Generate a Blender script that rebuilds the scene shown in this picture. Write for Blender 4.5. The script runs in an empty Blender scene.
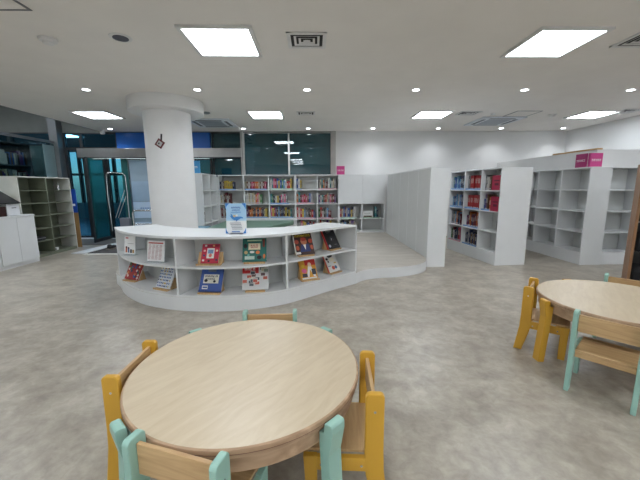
import bpy, bmesh, math, random
from mathutils import Vector, Matrix
random.seed(7)
PI = math.pi
sc = bpy.context.scene
COL = sc.collection
CEIL = 2.78; PLAT = 0.155

# ------------------------------------------------------------------ materials
MATS = {}
def s2l(c):
    return tuple(((v/12.92) if v <= 0.04045 else ((v+0.055)/1.055)**2.4) for v in c)
def rgb(r, g, b): return s2l((r/255, g/255, b/255))
def mat(name, col=(.8, .8, .8), rough=.5, metal=0, var=.04, scale=6, bump=0, spec=.5, emit=0):
    if name in MATS: return MATS[name]
    m = bpy.data.materials.new(name); m.use_nodes = True; nt = m.node_tree
    b = nt.nodes['Principled BSDF']
    b.inputs['Roughness'].default_value = rough; b.inputs['Metallic'].default_value = metal
    b.inputs['Specular IOR Level'].default_value = spec
    tc = nt.nodes.new('ShaderNodeTexCoord'); n = nt.nodes.new('ShaderNodeTexNoise')
    n.inputs['Scale'].default_value = scale; n.inputs['Detail'].default_value = 4
    nt.links.new(tc.outputs['Object'], n.inputs['Vector'])
    r = nt.nodes.new('ShaderNodeValToRGB')
    r.color_ramp.elements[0].position = .3; r.color_ramp.elements[1].position = .7
    r.color_ramp.elements[0].color = (*[max(0, c*(1-var)) for c in col], 1)
    r.color_ramp.elements[1].color = (*[min(1, c*(1+var)) for c in col], 1)
    nt.links.new(n.outputs['Fac'], r.inputs['Fac']); nt.links.new(r.outputs['Color'], b.inputs['Base Color'])
    if bump:
        bp = nt.nodes.new('ShaderNodeBump'); bp.inputs['Strength'].default_value = bump; bp.inputs['Distance'].default_value = .002
        n2 = nt.nodes.new('ShaderNodeTexNoise'); n2.inputs['Scale'].default_value = 120
        nt.links.new(tc.outputs['Object'], n2.inputs['Vector'])
        nt.links.new(n2.outputs['Fac'], bp.inputs['Height']); nt.links.new(bp.outputs['Normal'], b.inputs['Normal'])
    if emit:
        b.inputs['Emission Color'].default_value = (*col, 1); b.inputs['Emission Strength'].default_value = emit
    MATS[name] = m; return m
def wood(name, c1, c2, axis='X', scale=1.0, rough=.45, planks=None):
    if name in MATS: return MATS[name]
    m = bpy.data.materials.new(name); m.use_nodes = True; nt = m.node_tree; L = nt.links.new
    b = nt.nodes['Principled BSDF']; b.inputs['Roughness'].default_value = rough
    tc = nt.nodes.new('ShaderNodeTexCoord'); mp = nt.nodes.new('ShaderNodeMapping')
    st = {'X': (1.2, 14, 14), 'Y': (14, 1.2, 14), 'Z': (14, 14, 1.2), 'D': (2.2, 11, 9)}[axis]
    mp.inputs['Scale'].default_value = tuple(s*scale for s in st)
    if axis == 'D':
        m0 = nt.nodes.new('ShaderNodeMapping'); m0.inputs['Rotation'].default_value = (0, 0, math.radians(-52))
        L(tc.outputs['Object'], m0.inputs['Vector']); L(m0.outputs['Vector'], mp.inputs['Vector'])
    else: L(tc.outputs['Object'], mp.inputs['Vector'])
    n = nt.nodes.new('ShaderNodeTexNoise'); n.inputs['Scale'].default_value = 2.2; n.inputs['Detail'].default_value = 7; n.inputs['Distortion'].default_value = .9
    L(mp.outputs['Vector'], n.inputs['Vector'])
    r = nt.nodes.new('ShaderNodeValToRGB'); r.color_ramp.elements[0].position = .32; r.color_ramp.elements[1].position = .68
    r.color_ramp.elements[0].color = (*c1, 1); r.color_ramp.elements[1].color = (*c2, 1)
    L(n.outputs['Fac'], r.inputs['Fac']); out = r.outputs['Color']
    if planks:
        br = nt.nodes.new('ShaderNodeTexBrick'); br.inputs['Scale'].default_value = 1
        br.inputs['Brick Width'].default_value = planks[0]; br.inputs['Row Height'].default_value = planks[1]
        br.inputs['Mortar Size'].default_value = .0018; br.inputs['Color1'].default_value = (1, 1, 1, 1)
        br.inputs['Color2'].default_value = (.86, .85, .84, 1); br.inputs['Mortar'].default_value = (.6, .58, .55, 1)
        L(tc.outputs['Object'], br.inputs['Vector'])
        mx = nt.nodes.new('ShaderNodeMix'); mx.data_type = 'RGBA'; mx.blend_type = 'MULTIPLY'; mx.inputs[0].default_value = .8
        L(out, mx.inputs[6]); L(br.outputs['Color'], mx.inputs[7]); out = mx.outputs[2]
    L(out, b.inputs['Base Color']); MATS[name] = m; return m
def glass(name, tint, refl_rough=.02, ior=1.5, base=(0.02, .03, .035), solid=0.0):
    if name in MATS: return MATS[name]
    m = bpy.data.materials.new(name); m.use_nodes = True; nt = m.node_tree; L = nt.links.new
    for n in list(nt.nodes):
        if n.type != 'OUTPUT_MATERIAL': nt.nodes.remove(n)
    out = [n for n in nt.nodes if n.type == 'OUTPUT_MATERIAL'][0]
    t = nt.nodes.new('ShaderNodeBsdfTransparent'); t.inputs[0].default_value = (*tint, 1)
    g = nt.nodes.new('ShaderNodeBsdfGlossy'); g.inputs['Roughness'].default_value = refl_rough
    f = nt.nodes.new('ShaderNodeFresnel'); ge = nt.nodes.new('ShaderNodeNewGeometry'); mr = nt.nodes.new('ShaderNodeMapRange')
    mr.inputs[3].default_value = ior; mr.inputs[4].default_value = 1/ior      # both faces of a thin pane reflect alike
    L(ge.outputs['Backfacing'], mr.inputs[0]); L(mr.outputs[0], f.inputs['IOR'])
    tc = nt.nodes.new('ShaderNodeTexCoord'); nz = nt.nodes.new('ShaderNodeTexNoise'); nz.inputs['Scale'].default_value = 1.5
    bp = nt.nodes.new('ShaderNodeBump'); bp.inputs['Strength'].default_value = .05; bp.inputs['Distance'].default_value = .02
    L(tc.outputs['Object'], nz.inputs['Vector']); L(nz.outputs['Fac'], bp.inputs['Height']); L(bp.outputs['Normal'], g.inputs['Normal'])
    body = t.outputs[0]
    if solid:
        d = nt.nodes.new('ShaderNodeBsdfDiffuse'); d.inputs[0].default_value = (*base, 1)
        mm = nt.nodes.new('ShaderNodeMixShader'); mm.inputs[0].default_value = solid
        L(t.outputs[0], mm.inputs[1]); L(d.outputs[0], mm.inputs[2]); body = mm.outputs[0]
    mx = nt.nodes.new('ShaderNodeMixShader'); L(f.outputs[0], mx.inputs[0]); L(body, mx.inputs[1]); L(g.outputs[0], mx.inputs[2])
    L(mx.outputs[0], out.inputs[0]); MATS[name] = m; return m
def emitter(name, col, strength):
    m = bpy.data.materials.new(name); m.use_nodes = True; b = m.node_tree.nodes['Principled BSDF']
    b.inputs['Base Color'].default_value = (.8, .8, .8, 1)
    b.inputs['Emission Color'].default_value = (*col, 1); b.inputs['Emission Strength'].default_value = strength
    MATS[name] = m; return m

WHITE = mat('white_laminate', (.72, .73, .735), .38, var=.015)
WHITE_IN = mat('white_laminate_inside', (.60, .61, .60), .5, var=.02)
WALLM = mat('white_painted_wall', (.74, .74, .735), .85, var=.015, scale=2)
CEILM = mat('ceiling_paint', (.80, .77, .73), .9, var=.02, scale=3)
DARKCEIL = mat('dark_grey_paint', (.20, .21, .20), .8)
STEEL = mat('brushed_steel', (.46, .45, .44), .3, 1, var=.1, scale=3)
CHROME = mat('chrome', (.75, .76, .78), .15, 1)
DARKMETAL = mat('dark_metal', (.05, .055, .06), .4, .6)
GREYMETAL = mat('grey_metal', (.22, .23, .24), .45, .5)
BLACK = mat('black_plastic', (.012, .012, .014), .35)
PLYTOP = wood('birch_laminate_top', rgb(190, 172, 145), rgb(200, 184, 157), 'D', 1.1, .36)
PLYEDGE = wood('birch_plywood_edge', rgb(150, 120, 92), rgb(190, 160, 130), 'X', .6, .45)
PLYWARM = wood('birch_plywood_warm', rgb(176, 141, 98), rgb(203, 170, 124), 'X', 1.0, .42)
PLYDARKEDGE = mat('plywood_dark_line', rgb(110, 75, 62), .5)
YELLOW = mat('yellow_paint', rgb(200, 152, 50), .42, var=.03)
TEAL = mat('mint_green_paint', rgb(146, 184, 171), .42, var=.03)
STANDWOOD = wood('stand_bamboo', rgb(178, 140, 92), rgb(208, 172, 122), 'Z', 2)
BROWNWOOD = wood('brown_veneer', rgb(124, 88, 60), rgb(152, 112, 78), 'Z', 1)
PLATWOOD = wood('pale_vinyl_planks', rgb(172, 165, 155), rgb(200, 194, 184), 'X', .8, .4, planks=(1.2, .12))
GREENCUSH = mat('sage_green_vinyl', rgb(104, 134, 118), .5)
BLUECUSH = mat('teal_blue_vinyl', rgb(92, 138, 158), .5)
PAPER = mat('paper', (.86, .86, .85), .7)
PAGES = mat('book_pages', (.72, .69, .62), .8, var=.08, scale=60)
PINK = mat('magenta_acrylic', rgb(196, 62, 132), .4)
OLIVE = mat('olive_grey_steel', rgb(112, 117, 100), .45)
SHELFWHITE = mat('off_white_steel', rgb(205, 205, 198), .4)

# ------------------------------------------------------------------ mesh builder
class MB:
    def __init__(s): s.v = []; s.f = []; s.m = []; s.mats = []
    def mi(s, m):
        if m not in s.mats: s.mats.append(m)
        return s.mats.index(m)
    def add(s, vs, fs, m):
        o = len(s.v); s.v += [tuple(v) for v in vs]; k = s.mi(m)
        for f in fs: s.f.append([i+o for i in f]); s.m.append(k)
        return s
    def box(s, x0, x1, y0, y1, z0, z1, m):
        vs = [(x, y, z) for z in (z0, z1) for y in (y0, y1) for x in (x0, x1)]
        return s.add(vs, [(0, 2, 3, 1), (4, 5, 7, 6), (0, 1, 5, 4), (2, 6, 7, 3), (0, 4, 6, 2), (1, 3, 7, 5)], m)
    def hexa(s, P, m):   # bottom 4 ccw, top 4 ccw
        return s.add(P, [(3, 2, 1, 0), (4, 5, 6, 7), (0, 1, 5, 4), (1, 2, 6, 5), (2, 3, 7, 6), (3, 0, 4, 7)], m)
    def prism(s, pts, z0, z1, m, mside=None, mbot=None):     # outline in xy (ccw)
        n = len(pts); o = [(x, y, z0) for x, y in pts]+[(x, y, z1) for x, y in pts]
        s.add(o, [tuple(range(n, 2*n))], m)
        s.add(o, [tuple(reversed(range(n)))], mbot or m)
        s.add(o, [(i, (i+1) % n, n+(i+1) % n, n+i) for i in range(n)], mside or m); return s
    def prism_x(s, pts, x0, x1, m):            # outline in yz extruded along x
        n = len(pts); o = [(x0, y, z) for y, z in pts]+[(x1, y, z) for y, z in pts]
        return s.add(o, [tuple(range(n)), tuple(reversed(range(n, 2*n)))]+[(i, n+i, n+(i+1) % n, (i+1) % n) for i in range(n)], m)
    def cyl(s, p0, p1, r0, r1, m, n=24, caps=True):
        p0 = Vector(p0); p1 = Vector(p1); d = (p1-p0).normalized()
        a = d.orthogonal().normalized(); b = d.cross(a)
        vs = [p0+(a*math.cos(2*PI*i/n)+b*math.sin(2*PI*i/n))*r0 for i in range(n)]+[p1+(a*math.cos(2*PI*i/n)+b*math.sin(2*PI*i/n))*r1 for i in range(n)]
        fs = [(i, (i+1) % n, n+(i+1) % n, n+i) for i in range(n)]
        if caps: fs += [tuple(reversed(range(n))), tuple(range(n, 2*n))]
        return s.add(vs, fs, m)
    def lathe(s, prof, m, n=48, c=(0, 0)):
        k = len(prof); vs = []
        for r, z in prof: vs += [(c[0]+r*math.cos(2*PI*i/n), c[1]+r*math.sin(2*PI*i/n), z) for i in range(n)]
        fs = [(j*n+i, j*n+(i+1) % n, (j+1)*n+(i+1) % n, (j+1)*n+i) for j in range(k-1) for i in range(n)]
        fs += [tuple(reversed(range(n))), tuple(range((k-1)*n, k*n))]
        return s.add(vs, fs, m)
    def tube(s, pts, r, m, n=10):
        for a, b in zip(pts[:-1], pts[1:]): s.cyl(a, b, r, r, m, n)
        for p in pts[1:-1]: s.ball(p, r, m)
        return s
    def ball(s, c, r, m, nu=10, nv=6, sc3=(1, 1, 1)):
        vs = [(c[0]+r*sc3[0]*math.sin(PI*j/nv)*math.cos(2*PI*i/nu), c[1]+r*sc3[1]*math.sin(PI*j/nv)*math.sin(2*PI*i/nu), c[2]+r*sc3[2]*math.cos(PI*j/nv)) for j in range(nv+1) for i in range(nu)]
        return s.add(vs, [(j*nu+i, (j+1)*nu+i, (j+1)*nu+(i+1) % nu, j*nu+(i+1) % nu) for j in range(nv) for i in range(nu)], m)
    def build(s, name, parent=None, loc=(0, 0, 0), rot=(0, 0, 0), bevel=0, smooth=False):
        me = bpy.data.meshes.new(name); me.from_pydata(s.v, [], s.f); me.update()
        for m in s.mats: me.materials.append(m)
        me.polygons.foreach_set('material_index', s.m)
        bm = bmesh.new(); bm.from_mesh(me); bmesh.ops.remove_doubles(bm, verts=bm.verts, dist=1e-6)
        bmesh.ops.recalc_face_normals(bm, faces=bm.faces); bm.to_mesh(me); bm.free()
        o = bpy.data.objects.new(name, me); COL.objects.link(o); o.location = loc; o.rotation_euler = rot
        if parent: o.parent = parent
        if bevel:
            b = o.modifiers.new('bevel', 'BEVEL'); b.width = bevel; b.segments = 2; b.limit_method = 'ANGLE'
        if smooth:
            for p in me.polygons: p.use_smooth = True
            e = o.modifiers.new('split', 'EDGE_SPLIT'); e.split_angle = math.radians(38)
        return o
def tag(o, label, cat, group=None):
    o['label'] = label; o['category'] = cat
    if group: o['group'] = group
    return o
def thing(name, label, cat, loc=(0, 0, 0), rz=0, group=None):
    o = bpy.data.objects.new(name, None); COL.objects.link(o); o.empty_display_size = .1
    o.location = loc; o.rotation_euler = (0, 0, rz); return tag(o, label, cat, group)
def struct(name, mb, **k):
    o = mb.build(name, **k); o['kind'] = 'structure'; return o
def copy_tree(o, parent=None):
    c = o.copy(); COL.objects.link(c)
    if parent: c.parent = parent
    for ch in list(o.children): copy_tree(ch, c)
    return c
def B(x0, x1, y0, y1, z0, z1, m): return MB().box(x0, x1, y0, y1, z0, z1, m)

# ------------------------------------------------------------------ floor
def floor_mat():
    m = bpy.data.materials.new('stone_look_vinyl'); m.use_nodes = True; nt = m.node_tree; L = nt.links.new
    b = nt.nodes['Principled BSDF']; b.inputs['Roughness'].default_value = .34
    tc = nt.nodes.new('ShaderNodeTexCoord')
    mp = nt.nodes.new('ShaderNodeMapping'); mp.inputs['Rotation'].default_value = (0, 0, .5); mp.inputs['Scale'].default_value = (1, 1.15, 1)
    L(tc.outputs['Object'], mp.inputs['Vector'])
    def nz(sc_, det, dist, v=None):
        n = nt.nodes.new('ShaderNodeTexNoise'); n.inputs['Scale'].default_value = sc_; n.inputs['Detail'].default_value = det
        n.inputs['Roughness'].default_value = .65; n.inputs['Distortion'].default_value = dist; L(v or tc.outputs['Object'], n.inputs['Vector']); return n
    a = nz(3.6, 10, .35, mp.outputs['Vector']); c = nz(14, 12, .6); e = nz(70, 3, 0)
    r = nt.nodes.new('ShaderNodeValToRGB'); r.color_ramp.elements[0].position = .36; r.color_ramp.elements[1].position = .64
    r.color_ramp.elements[0].color = (*rgb(156, 147, 134), 1); r.color_ramp.elements[1].color = (*rgb(184, 176, 162), 1)
    L(a.outputs['Fac'], r.inputs['Fac'])
    r2 = nt.nodes.new('ShaderNodeValToRGB'); r2.color_ramp.elements[0].position = .35; r2.color_ramp.elements[1].position = .65
    r2.color_ramp.elements[0].color = (.72, .71, .70, 1); r2.color_ramp.elements[1].color = (1, 1, 1, 1); L(c.outputs['Fac'], r2.inputs['Fac'])
    mx = nt.nodes.new('ShaderNodeMix'); mx.data_type = 'RGBA'; mx.blend_type = 'MULTIPLY'; mx.inputs[0].default_value = .85
    L(r.outputs['Color'], mx.inputs[6]); L(r2.outputs['Color'], mx.inputs[7])
    br = nt.nodes.new('ShaderNodeTexBrick'); br.offset = 0; br.inputs['Scale'].default_value = 1
    br.inputs['Brick Width'].default_value = .6; br.inputs['Row Height'].default_value = .6; br.inputs['Mortar Size'].default_value = .0012
    br.inputs['Color1'].default_value = (1, 1, 1, 1); br.inputs['Color2'].default_value = (.93, .93, .93, 1); br.inputs['Mortar'].default_value = (.86, .85, .84, 1)
    L(tc.outputs['Object'], br.inputs['Vector'])
    m2 = nt.nodes.new('ShaderNodeMix'); m2.data_type = 'RGBA'; m2.blend_type = 'MULTIPLY'; m2.inputs[0].default_value = .7
    L(mx.outputs[2], m2.inputs[6]); L(br.outputs['Color'], m2.inputs[7]); L(m2.outputs[2], b.inputs['Base Color'])
    rr = nt.nodes.new('ShaderNodeMapRange'); rr.inputs[3].default_value = .28; rr.inputs[4].default_value = .42
    L(c.outputs['Fac'], rr.inputs[0]); L(rr.outputs[0], b.inputs['Roughness'])
    bp = nt.nodes.new('ShaderNodeBump'); bp.inputs['Strength'].default_value = .08; bp.inputs['Distance'].default_value = .003
    L(e.outputs['Fac'], bp.inputs['Height']); L(bp.outputs['Normal'], b.inputs['Normal'])
    return m
BACKY = 8.80; RX = 6.74; LX = -9.2; FY = -4.0
struct('floor', B(LX, RX, FY, BACKY+.1, -.08, 0, floor_mat()))
EX = -5.43     # edge of the white ceiling
struct('ceiling', B(EX, RX, FY, BACKY, CEIL, CEIL+.12, CEILM))
struct('ceiling_dark', B(LX, EX, FY, BACKY, 3.7, 3.8, DARKCEIL))
struct('trim_1', B(EX-.02, EX, FY, BACKY, CEIL, 3.7, DARKCEIL))
struct('wall_back', B(.60, RX, BACKY, BACKY+.1, 0, CEIL+.12, WALLM))
struct('wall_back_low', B(-2.66, .60, BACKY, BACKY+.1, 0, 1.62, WALLM))
struct('wall_right', B(RX, RX+.1, FY, BACKY+.1, 0, CEIL+.12, WALLM))
struct('wall_front', B(LX, RX, FY-.1, FY, 0, 3.8, WALLM))
struct('wall_left', B(LX-.1, LX, FY, BACKY+.1, 0, 3.8, DARKCEIL))
struct('wall_bulkhead', B(LX, EX, BACKY, BACKY+.1, 2.76, 3.8, DARKCEIL))
struct('trim_2', B(EX, .6, BACKY, BACKY+.1, 2.75, CEIL+.12, DARKCEIL))

# ------------------------------------------------------------------ glazing of the entrance and what lies behind it
GL_DARK = glass('dark_teal_glass', (.26, .44, .50), ior=1.9, base=(.012, .075, .095), solid=.6)
GL_CLEAR = glass('clear_teal_glass', (.30, .56, .68), ior=1.7)
GL_FROST = glass('frosted_blue_film', (.5, .62, .7), .4, 1.5, (.38, .48, .58), .75)
FILMWHITE = mat('white_window_film', (.55, .66, .78), .4)
BLUEP = mat('blue_sign_panel', rgb(34, 96, 180), .3)
def window(name, x0, x1, z0, z1, g, frame=STEEL, fw=.022, y=BACKY):
    mb = MB(); mb.box(x0, x0+fw, y-.03, y+.05, z0, z1, frame); mb.box(x1-fw, x1, y-.03, y+.05, z0, z1, frame)
    mb.box(x0+fw, x1-fw, y-.02, y+.04, z0, z0+fw*.7, frame); mb.box(x0+fw, x1-fw, y-.02, y+.04, z1-fw*.7, z1, frame)
    o = struct(name, mb); B(x0+fw, x1-fw, y+.005, y+.017, z0+fw*.7, z1-fw*.7, g).build('pane', o); return o
window('window_1', -1.81, -.63, 1.62, 2.75, GL_DARK)
window('window_2', -.63, .49, 1.62, 2.75, GL_DARK)
struct('trim_3', B(.49, .60, BACKY-.06, BACKY+.1, 1.62, 2.78, STEEL))
struct('trim_4', B(-1.87, -1.81, BACKY-.10, BACKY+.05, 0, 2.78, STEEL))
window('window_3', -2.62, -1.87, 1.62, 2.75, GL_DARK, DARKMETAL, .03)
# entrance header and blue fascia above it
hb = MB(); hb.box(-6.02, -1.85, BACKY-.16, BACKY-.02, 2.12, 2.35, STEEL); hb.box(-6.02, -1.85, BACKY-.17, BACKY-.15, 2.095, 2.125, DARKMETAL)
struct('trim_5', hb, bevel=.004)
struct('trim_6', B(-5.06, -2.66, BACKY-.04, BACKY+.02, 2.35, 2.75, BLUEP))
window('window_4', -5.98, -5.06, 2.37, 2.75, GL_CLEAR, DARKMETAL, .035)
window('window_5', -6.42, -5.98, 2.37, 2.75, GL_CLEAR, DARKMETAL, .035)
window('window_6', -7.75, -6.62, 2.44, 2.76, GL_CLEAR, DARKMETAL, .03)
window('window_7', -9.1, -7.82, 2.44, 2.76, GL_CLEAR, DARKMETAL, .03)
struct('wall_corner_post', B(-6.62, -6.42, BACKY-.22, BACKY-.02, 0, 3.6, GREYMETAL))
window('window_8', -6.42, -5.92, .03, 2.37, GL_CLEAR, DARKMETAL, .07)
window('window_9', -5.92, -5.42, .03, 2.10, GL_CLEAR, DARKMETAL, .06)
struct('wall_behind_shelf', B(LX, -6.62, BACKY, BACKY+.1, 0, 2.44, mat('dull_teal_wall', rgb(96, 118, 120), .7)))
d1 = struct('door_1', MB().box(-5.42, -5.34, BACKY-.05, BACKY+.03, .02, 2.1, DARKMETAL).box(-5.0, -4.84, BACKY-.05, BACKY+.03, .02, 2.1, mat('dark_green_metal', (.02, .10, .10), .35)))
B(-5.34, -5.0, BACKY-.01, BACKY+.004, .03, 2.1, GL_CLEAR).build('pane', d1)
# open sliding leaf parked at an angle inside
d2 = struct('door_2', MB().box(-5.41, -5.38, 8.64, 8.70, .02, 2.08, DARKMETAL).box(-5.41, -5.38, 8.0, 8.05, .02, 2.08, DARKMETAL).box(-5.41, -5.38, 8.05, 8.64, .02, .1, DARKMETAL))
B(-5.40, -5.39, 8.05, 8.64, .1, 2.06, glass('green_edge_glass', (.28, .60, .64), ior=1.5, base=(.03, .16, .17), solid=.35)).build('pane', d2)
w10 = window('window_10', -4.84, -3.1, .03, 2.10, GL_FROST, CHROME, .03)
fm = MB(); fm.box(-4.8, -3.14, BACKY-.012, BACKY-.004, .55, .98, mat('pale_blue_film', (.50, .62, .78), .4)); fm.box(-4.8, -3.14, BACKY-.012, BACKY-.004, 1.0, 1.52, mat('greyblue_film', (.30, .40, .52), .4))
fm.box(-4.8, -3.14, BACKY-.012, BACKY-.004, .05, .44, mat('pale_blue_film'))
for i in range(9): fm.box(-4.62+i*.06, -4.58+i*.06, BACKY-.016, BACKY-.010, .80, .83, mat('film_blue_letters', (.10, .22, .5), .5))
fm.build('window_film', w10)
window('window_11', -3.1, -2.66, .03, 2.10, GL_DARK, DARKMETAL, .04)
# lobby behind the glass
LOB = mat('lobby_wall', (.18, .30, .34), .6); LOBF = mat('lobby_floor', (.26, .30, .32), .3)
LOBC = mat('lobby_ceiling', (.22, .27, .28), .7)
struct('floor_lobby', B(-12, 2.6, BACKY+.1, 15, -.1, -.005, LOBF))
struct('ceiling_lobby', B(-12, 2.6, BACKY+.1, 15, 2.92, 3.0, LOBC))
struct('wall_lobby_middle', B(-2.75, -2.65, BACKY+.1, 15, 0, 2.92, LOB))
struct('wall_lobby_right', B(2.5, 2.6, BACKY+.1, 15, 0, 2.92, LOB))
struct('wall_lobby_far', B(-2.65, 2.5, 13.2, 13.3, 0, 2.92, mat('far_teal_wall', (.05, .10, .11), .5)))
lf = MB(); lf.box(-12, -2.75, 14.9, 15, 0, .7, LOB)
for x in (-12, -10.4, -8.9, -7.4, -5.9, -4.4, -2.95): lf.box(x, x+.12, 14.88, 15, .7, 2.92, DARKMETAL)
lf.box(-12, -2.75, 14.9, 15, 1.9, 2.0, DARKMETAL)
struct('wall_lobby_windows', lf)
struct('wall_lobby_left', B(-12.1, -12, BACKY+.1, 15, 0, 2.92, LOB))
# glass partition on the left with steel rail
struct('trim_7', B(-6.56, -6.50, 2.5, BACKY-.22, 2.46, 2.52, GREYMETAL))
gp = struct('window_12', B(-6.56, -6.50, 2.5, BACKY-.22, 0, .05, GREYMETAL))
B(-6.535, -6.525, 2.5, BACKY-.22, .05, 2.46, glass('partition_glass', (.62, .74, .76), ior=1.35)).build('pane', gp)
B(-6.52, -6.512, 8.22, BACKY-.24, .06, 2.4, mat('frosted_pale_green_film', rgb(150, 172, 174), .4)).build('frosted_film', gp)

# ------------------------------------------------------------------ books
PAL = {'red': rgb(176, 42, 46), 'dark red': rgb(110, 30, 40), 'pink': rgb(214, 96, 132), 'orange': rgb(214, 120, 48), 'yellow': rgb(216, 184, 70),
       'green': rgb(74, 132, 78), 'teal': rgb(60, 132, 138), 'blue': rgb(50, 92, 164), 'light blue': rgb(110, 164, 204), 'navy': rgb(34, 44, 84),
       'purple': rgb(92, 60, 120), 'black': rgb(30, 30, 34), 'white': rgb(216, 214, 208), 'cream': rgb(206, 192, 160), 'brown': rgb(110, 80, 58), 'grey': rgb(128, 130, 134)}
BOOKMESH = {}
def book_obj(color, name='book'):
    if color not in BOOKMESH:
        m = mat('book_'+color.replace(' ', '_'), tuple(v*.72 for v in PAL[color]), .5, var=.08)
        mb = MB(); mb.box(0, 1, 0, 1, 0, 1, m); mb.box(.12, .88, .08, 1.004, .985, 1.003, PAGES)
        mb.box(.1, .9, -.006, .002, .05, .14, mat('spine_label', (.45, .48, .55), .6))
        mb.box(.38, .62, -.006, .002, .45, .78, mat('spine_title_pale', (.62, .60, .55), .6) if color not in ('white', 'cream', 'yellow') else mat('spine_title_dark', (.1, .1, .16), .6))
        o = mb.build(name); BOOKMESH[color] = o.data; bpy.data.objects.remove(o)
    o = bpy.data.objects.new(name, BOOKMESH[color]); COL.objects.link(o); return o
ORD = ['first', 'second', 'third', 'fourth', 'fifth', 'sixth', 'seventh', 'eighth', 'ninth', 'tenth', 'eleventh', 'twelfth', 'thirteenth', 'fourteenth', 'fifteenth', 'sixteenth', 'seventeenth', 'eighteenth', 'nineteenth', 'twentieth', 'twenty-first', 'twenty-second', 'twenty-third']
NB = [0]
def fill(M, x0, x1, z, where, group, frac=1, colors=None, hmin=.20, hmax=.30, th=(.033, .050), depth=.2, yoff=.055, start=0, hall=1, idx0=0, strip=None):
    if strip:
        o = B(0, max(.1, (x1-x0)*frac-.02), 0, .004, 0, .026, mat('strip_'+strip, {'b': rgb(120, 160, 205), 'p': rgb(205, 160, 170), 'g': rgb(150, 185, 160), 'w': rgb(200, 205, 210)}[strip], .5)).build('label_strip'); o.matrix_world = M @ Matrix.Translation((x0+.01, .012, z+.001)); tag(o, {'b': 'pale blue', 'p': 'pink', 'g': 'pale green', 'w': 'white'}[strip]+' shelf label strip, '+where, 'label strip', 'shelf label strips')
    x = x0+.012+start; xe = x0+(x1-x0)*frac-.01; i = idx0
    cols = colors or list(PAL.keys()); k = 0
    rz = M.to_euler().z
    while True:
        t = random.uniform(*th)
        if x+t > xe or i >= len(ORD): break
        c = colors[k % len(colors)] if colors else random.choice(cols)
        if colors and len(colors) > 8: c = random.choice(colors)
        k += 1
        h = random.uniform(hmin, hmax)*hall; d = depth*random.uniform(.85, 1.1)
        o = book_obj(c)
        o.matrix_world = M @ Matrix.Translation((x, yoff+random.uniform(0, .025), z+.001)) @ Matrix.Diagonal((t*.965, d, h, 1))
        tag(o, f'{c} book, {ORD[i]} from left, {where}', 'book', group)
        x += t+.001; i += 1; NB[0] += 1
    return x

# ------------------------------------------------------------------ bookcases
def bookcase(name, label, loc, rz, widths, zs, depth, board=.022, z0=0, plinth=True, double=False, m=WHITE, mi=WHITE_IN, doors=(), skip=(), cat='bookcase', group=None, mb_=None, top=None):
    t = thing(name, label, cat, (loc[0], loc[1], z0), rz, group)
    W = sum(widths); H = (top or zs[-1]+board) - z0; Z = [z-z0 for z in zs]; b = board
    xs = [0]
    for w in widths: xs.append(xs[-1]+w)
    B(0, W, 0, depth, H-b, H, m).build('top_panel', t, bevel=.002)
    B(0, b, .001, depth-.001, 0, H-b, m).build('side_panel', t); B(W-b, W, .001, depth-.001, 0, H-b, m).build('side_panel', t)
    for x in xs[1:-1]: B(x-b*.6, x+b*.6, .002, depth-.002, 0, H-b, m).build('divider', t)
    if double:
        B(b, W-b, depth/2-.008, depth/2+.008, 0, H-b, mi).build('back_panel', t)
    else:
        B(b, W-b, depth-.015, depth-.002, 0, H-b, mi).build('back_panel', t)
    if plinth and Z[0] > .03:
        B(b, W-b, .004, depth-.016, 0, Z[0]-.018, m).build('plinth', t)
    for c in range(len(widths)):
        for r, z in enumerate(Z[:-1]):
            if (c, r) in skip: continue
            xa = xs[c]+(b if c == 0 else b*.6); xb = xs[c+1]-(b if c == len(widths)-1 else b*.6)
            if double:
                B(xa, xb, .003, depth/2-.008, z-b*.8, z, m).build('shelf', t); B(xa, xb, depth/2+.008, depth-.003, z-b*.8, z, m).build('shelf', t)
            else: B(xa, xb, .003, depth-.015, z-b*.8, z, m).build('shelf', t)
    for (c, r0, r1) in doors:
        d = B(xs[c]+.003, xs[c+1]-.003, -.018, .001, Z[r0]-.008, Z[r1]+.012, m).build('door', t, bevel=.0015)
    t['_'] = 0; del t['_']
    M = Matrix.Translation((loc[0], loc[1], 0)) @ Matrix.Rotation(rz, 4, 'Z')
    return t, M, xs, zs
ZB = [.205, .53, .92, 1.285, 1.64]
ZF = [.215, .565, .92, 1.28, 1.635]
SY = 8.45; SD = BACKY-SY-.002
MIX = ['grey', 'cream', 'red', 'blue', 'yellow', 'green', 'pink', 'orange', 'navy', 'brown', 'black', 'light blue', 'purple', 'grey', 'white', 'dark red', 'teal']
# back bookcase, three units on the platform
A, MA, xa, _ = bookcase('bookcase', 'white three-column open bookcase against the teal glass, behind the green bench', (-2.43, SY), 0, [.65, .64, .68], [.56]+ZB[2:], SD, z0=PLAT)
rows = ['bottom', 'second lowest', 'second highest', 'top']
GA = 'books in the back bookcase'
def cell(M, xs, zs, c, r, w, **k): return fill(M, xs[c]+.015, xs[c+1]-.015, zs[r], w, GA if 'group' not in k else k.pop('group'), **k)
RA = ['lowest', 'middle', 'top']
cn = ['left', 'centre', 'right']
za = [.56]+ZB[2:]
def cA(c, r, **k): cell(MA, xa, za, c, r, f'{RA[r]} row, {cn[c]} column behind green bench', **k)
cA(0, 2, strip='b', frac=.70, colors=['navy', 'white', 'brown', 'yellow', 'yellow', 'yellow', 'yellow', 'yellow', 'dark red'][:8], hmax=.24)
cA(0, 1, frac=.5, colors=['cream', 'white', 'brown', 'dark red', 'white', 'dark red', 'purple', 'red'], hmin=.2)
cA(0, 0, frac=.95, colors=['dark red', 'white', 'brown', 'orange', 'yellow'])
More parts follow.
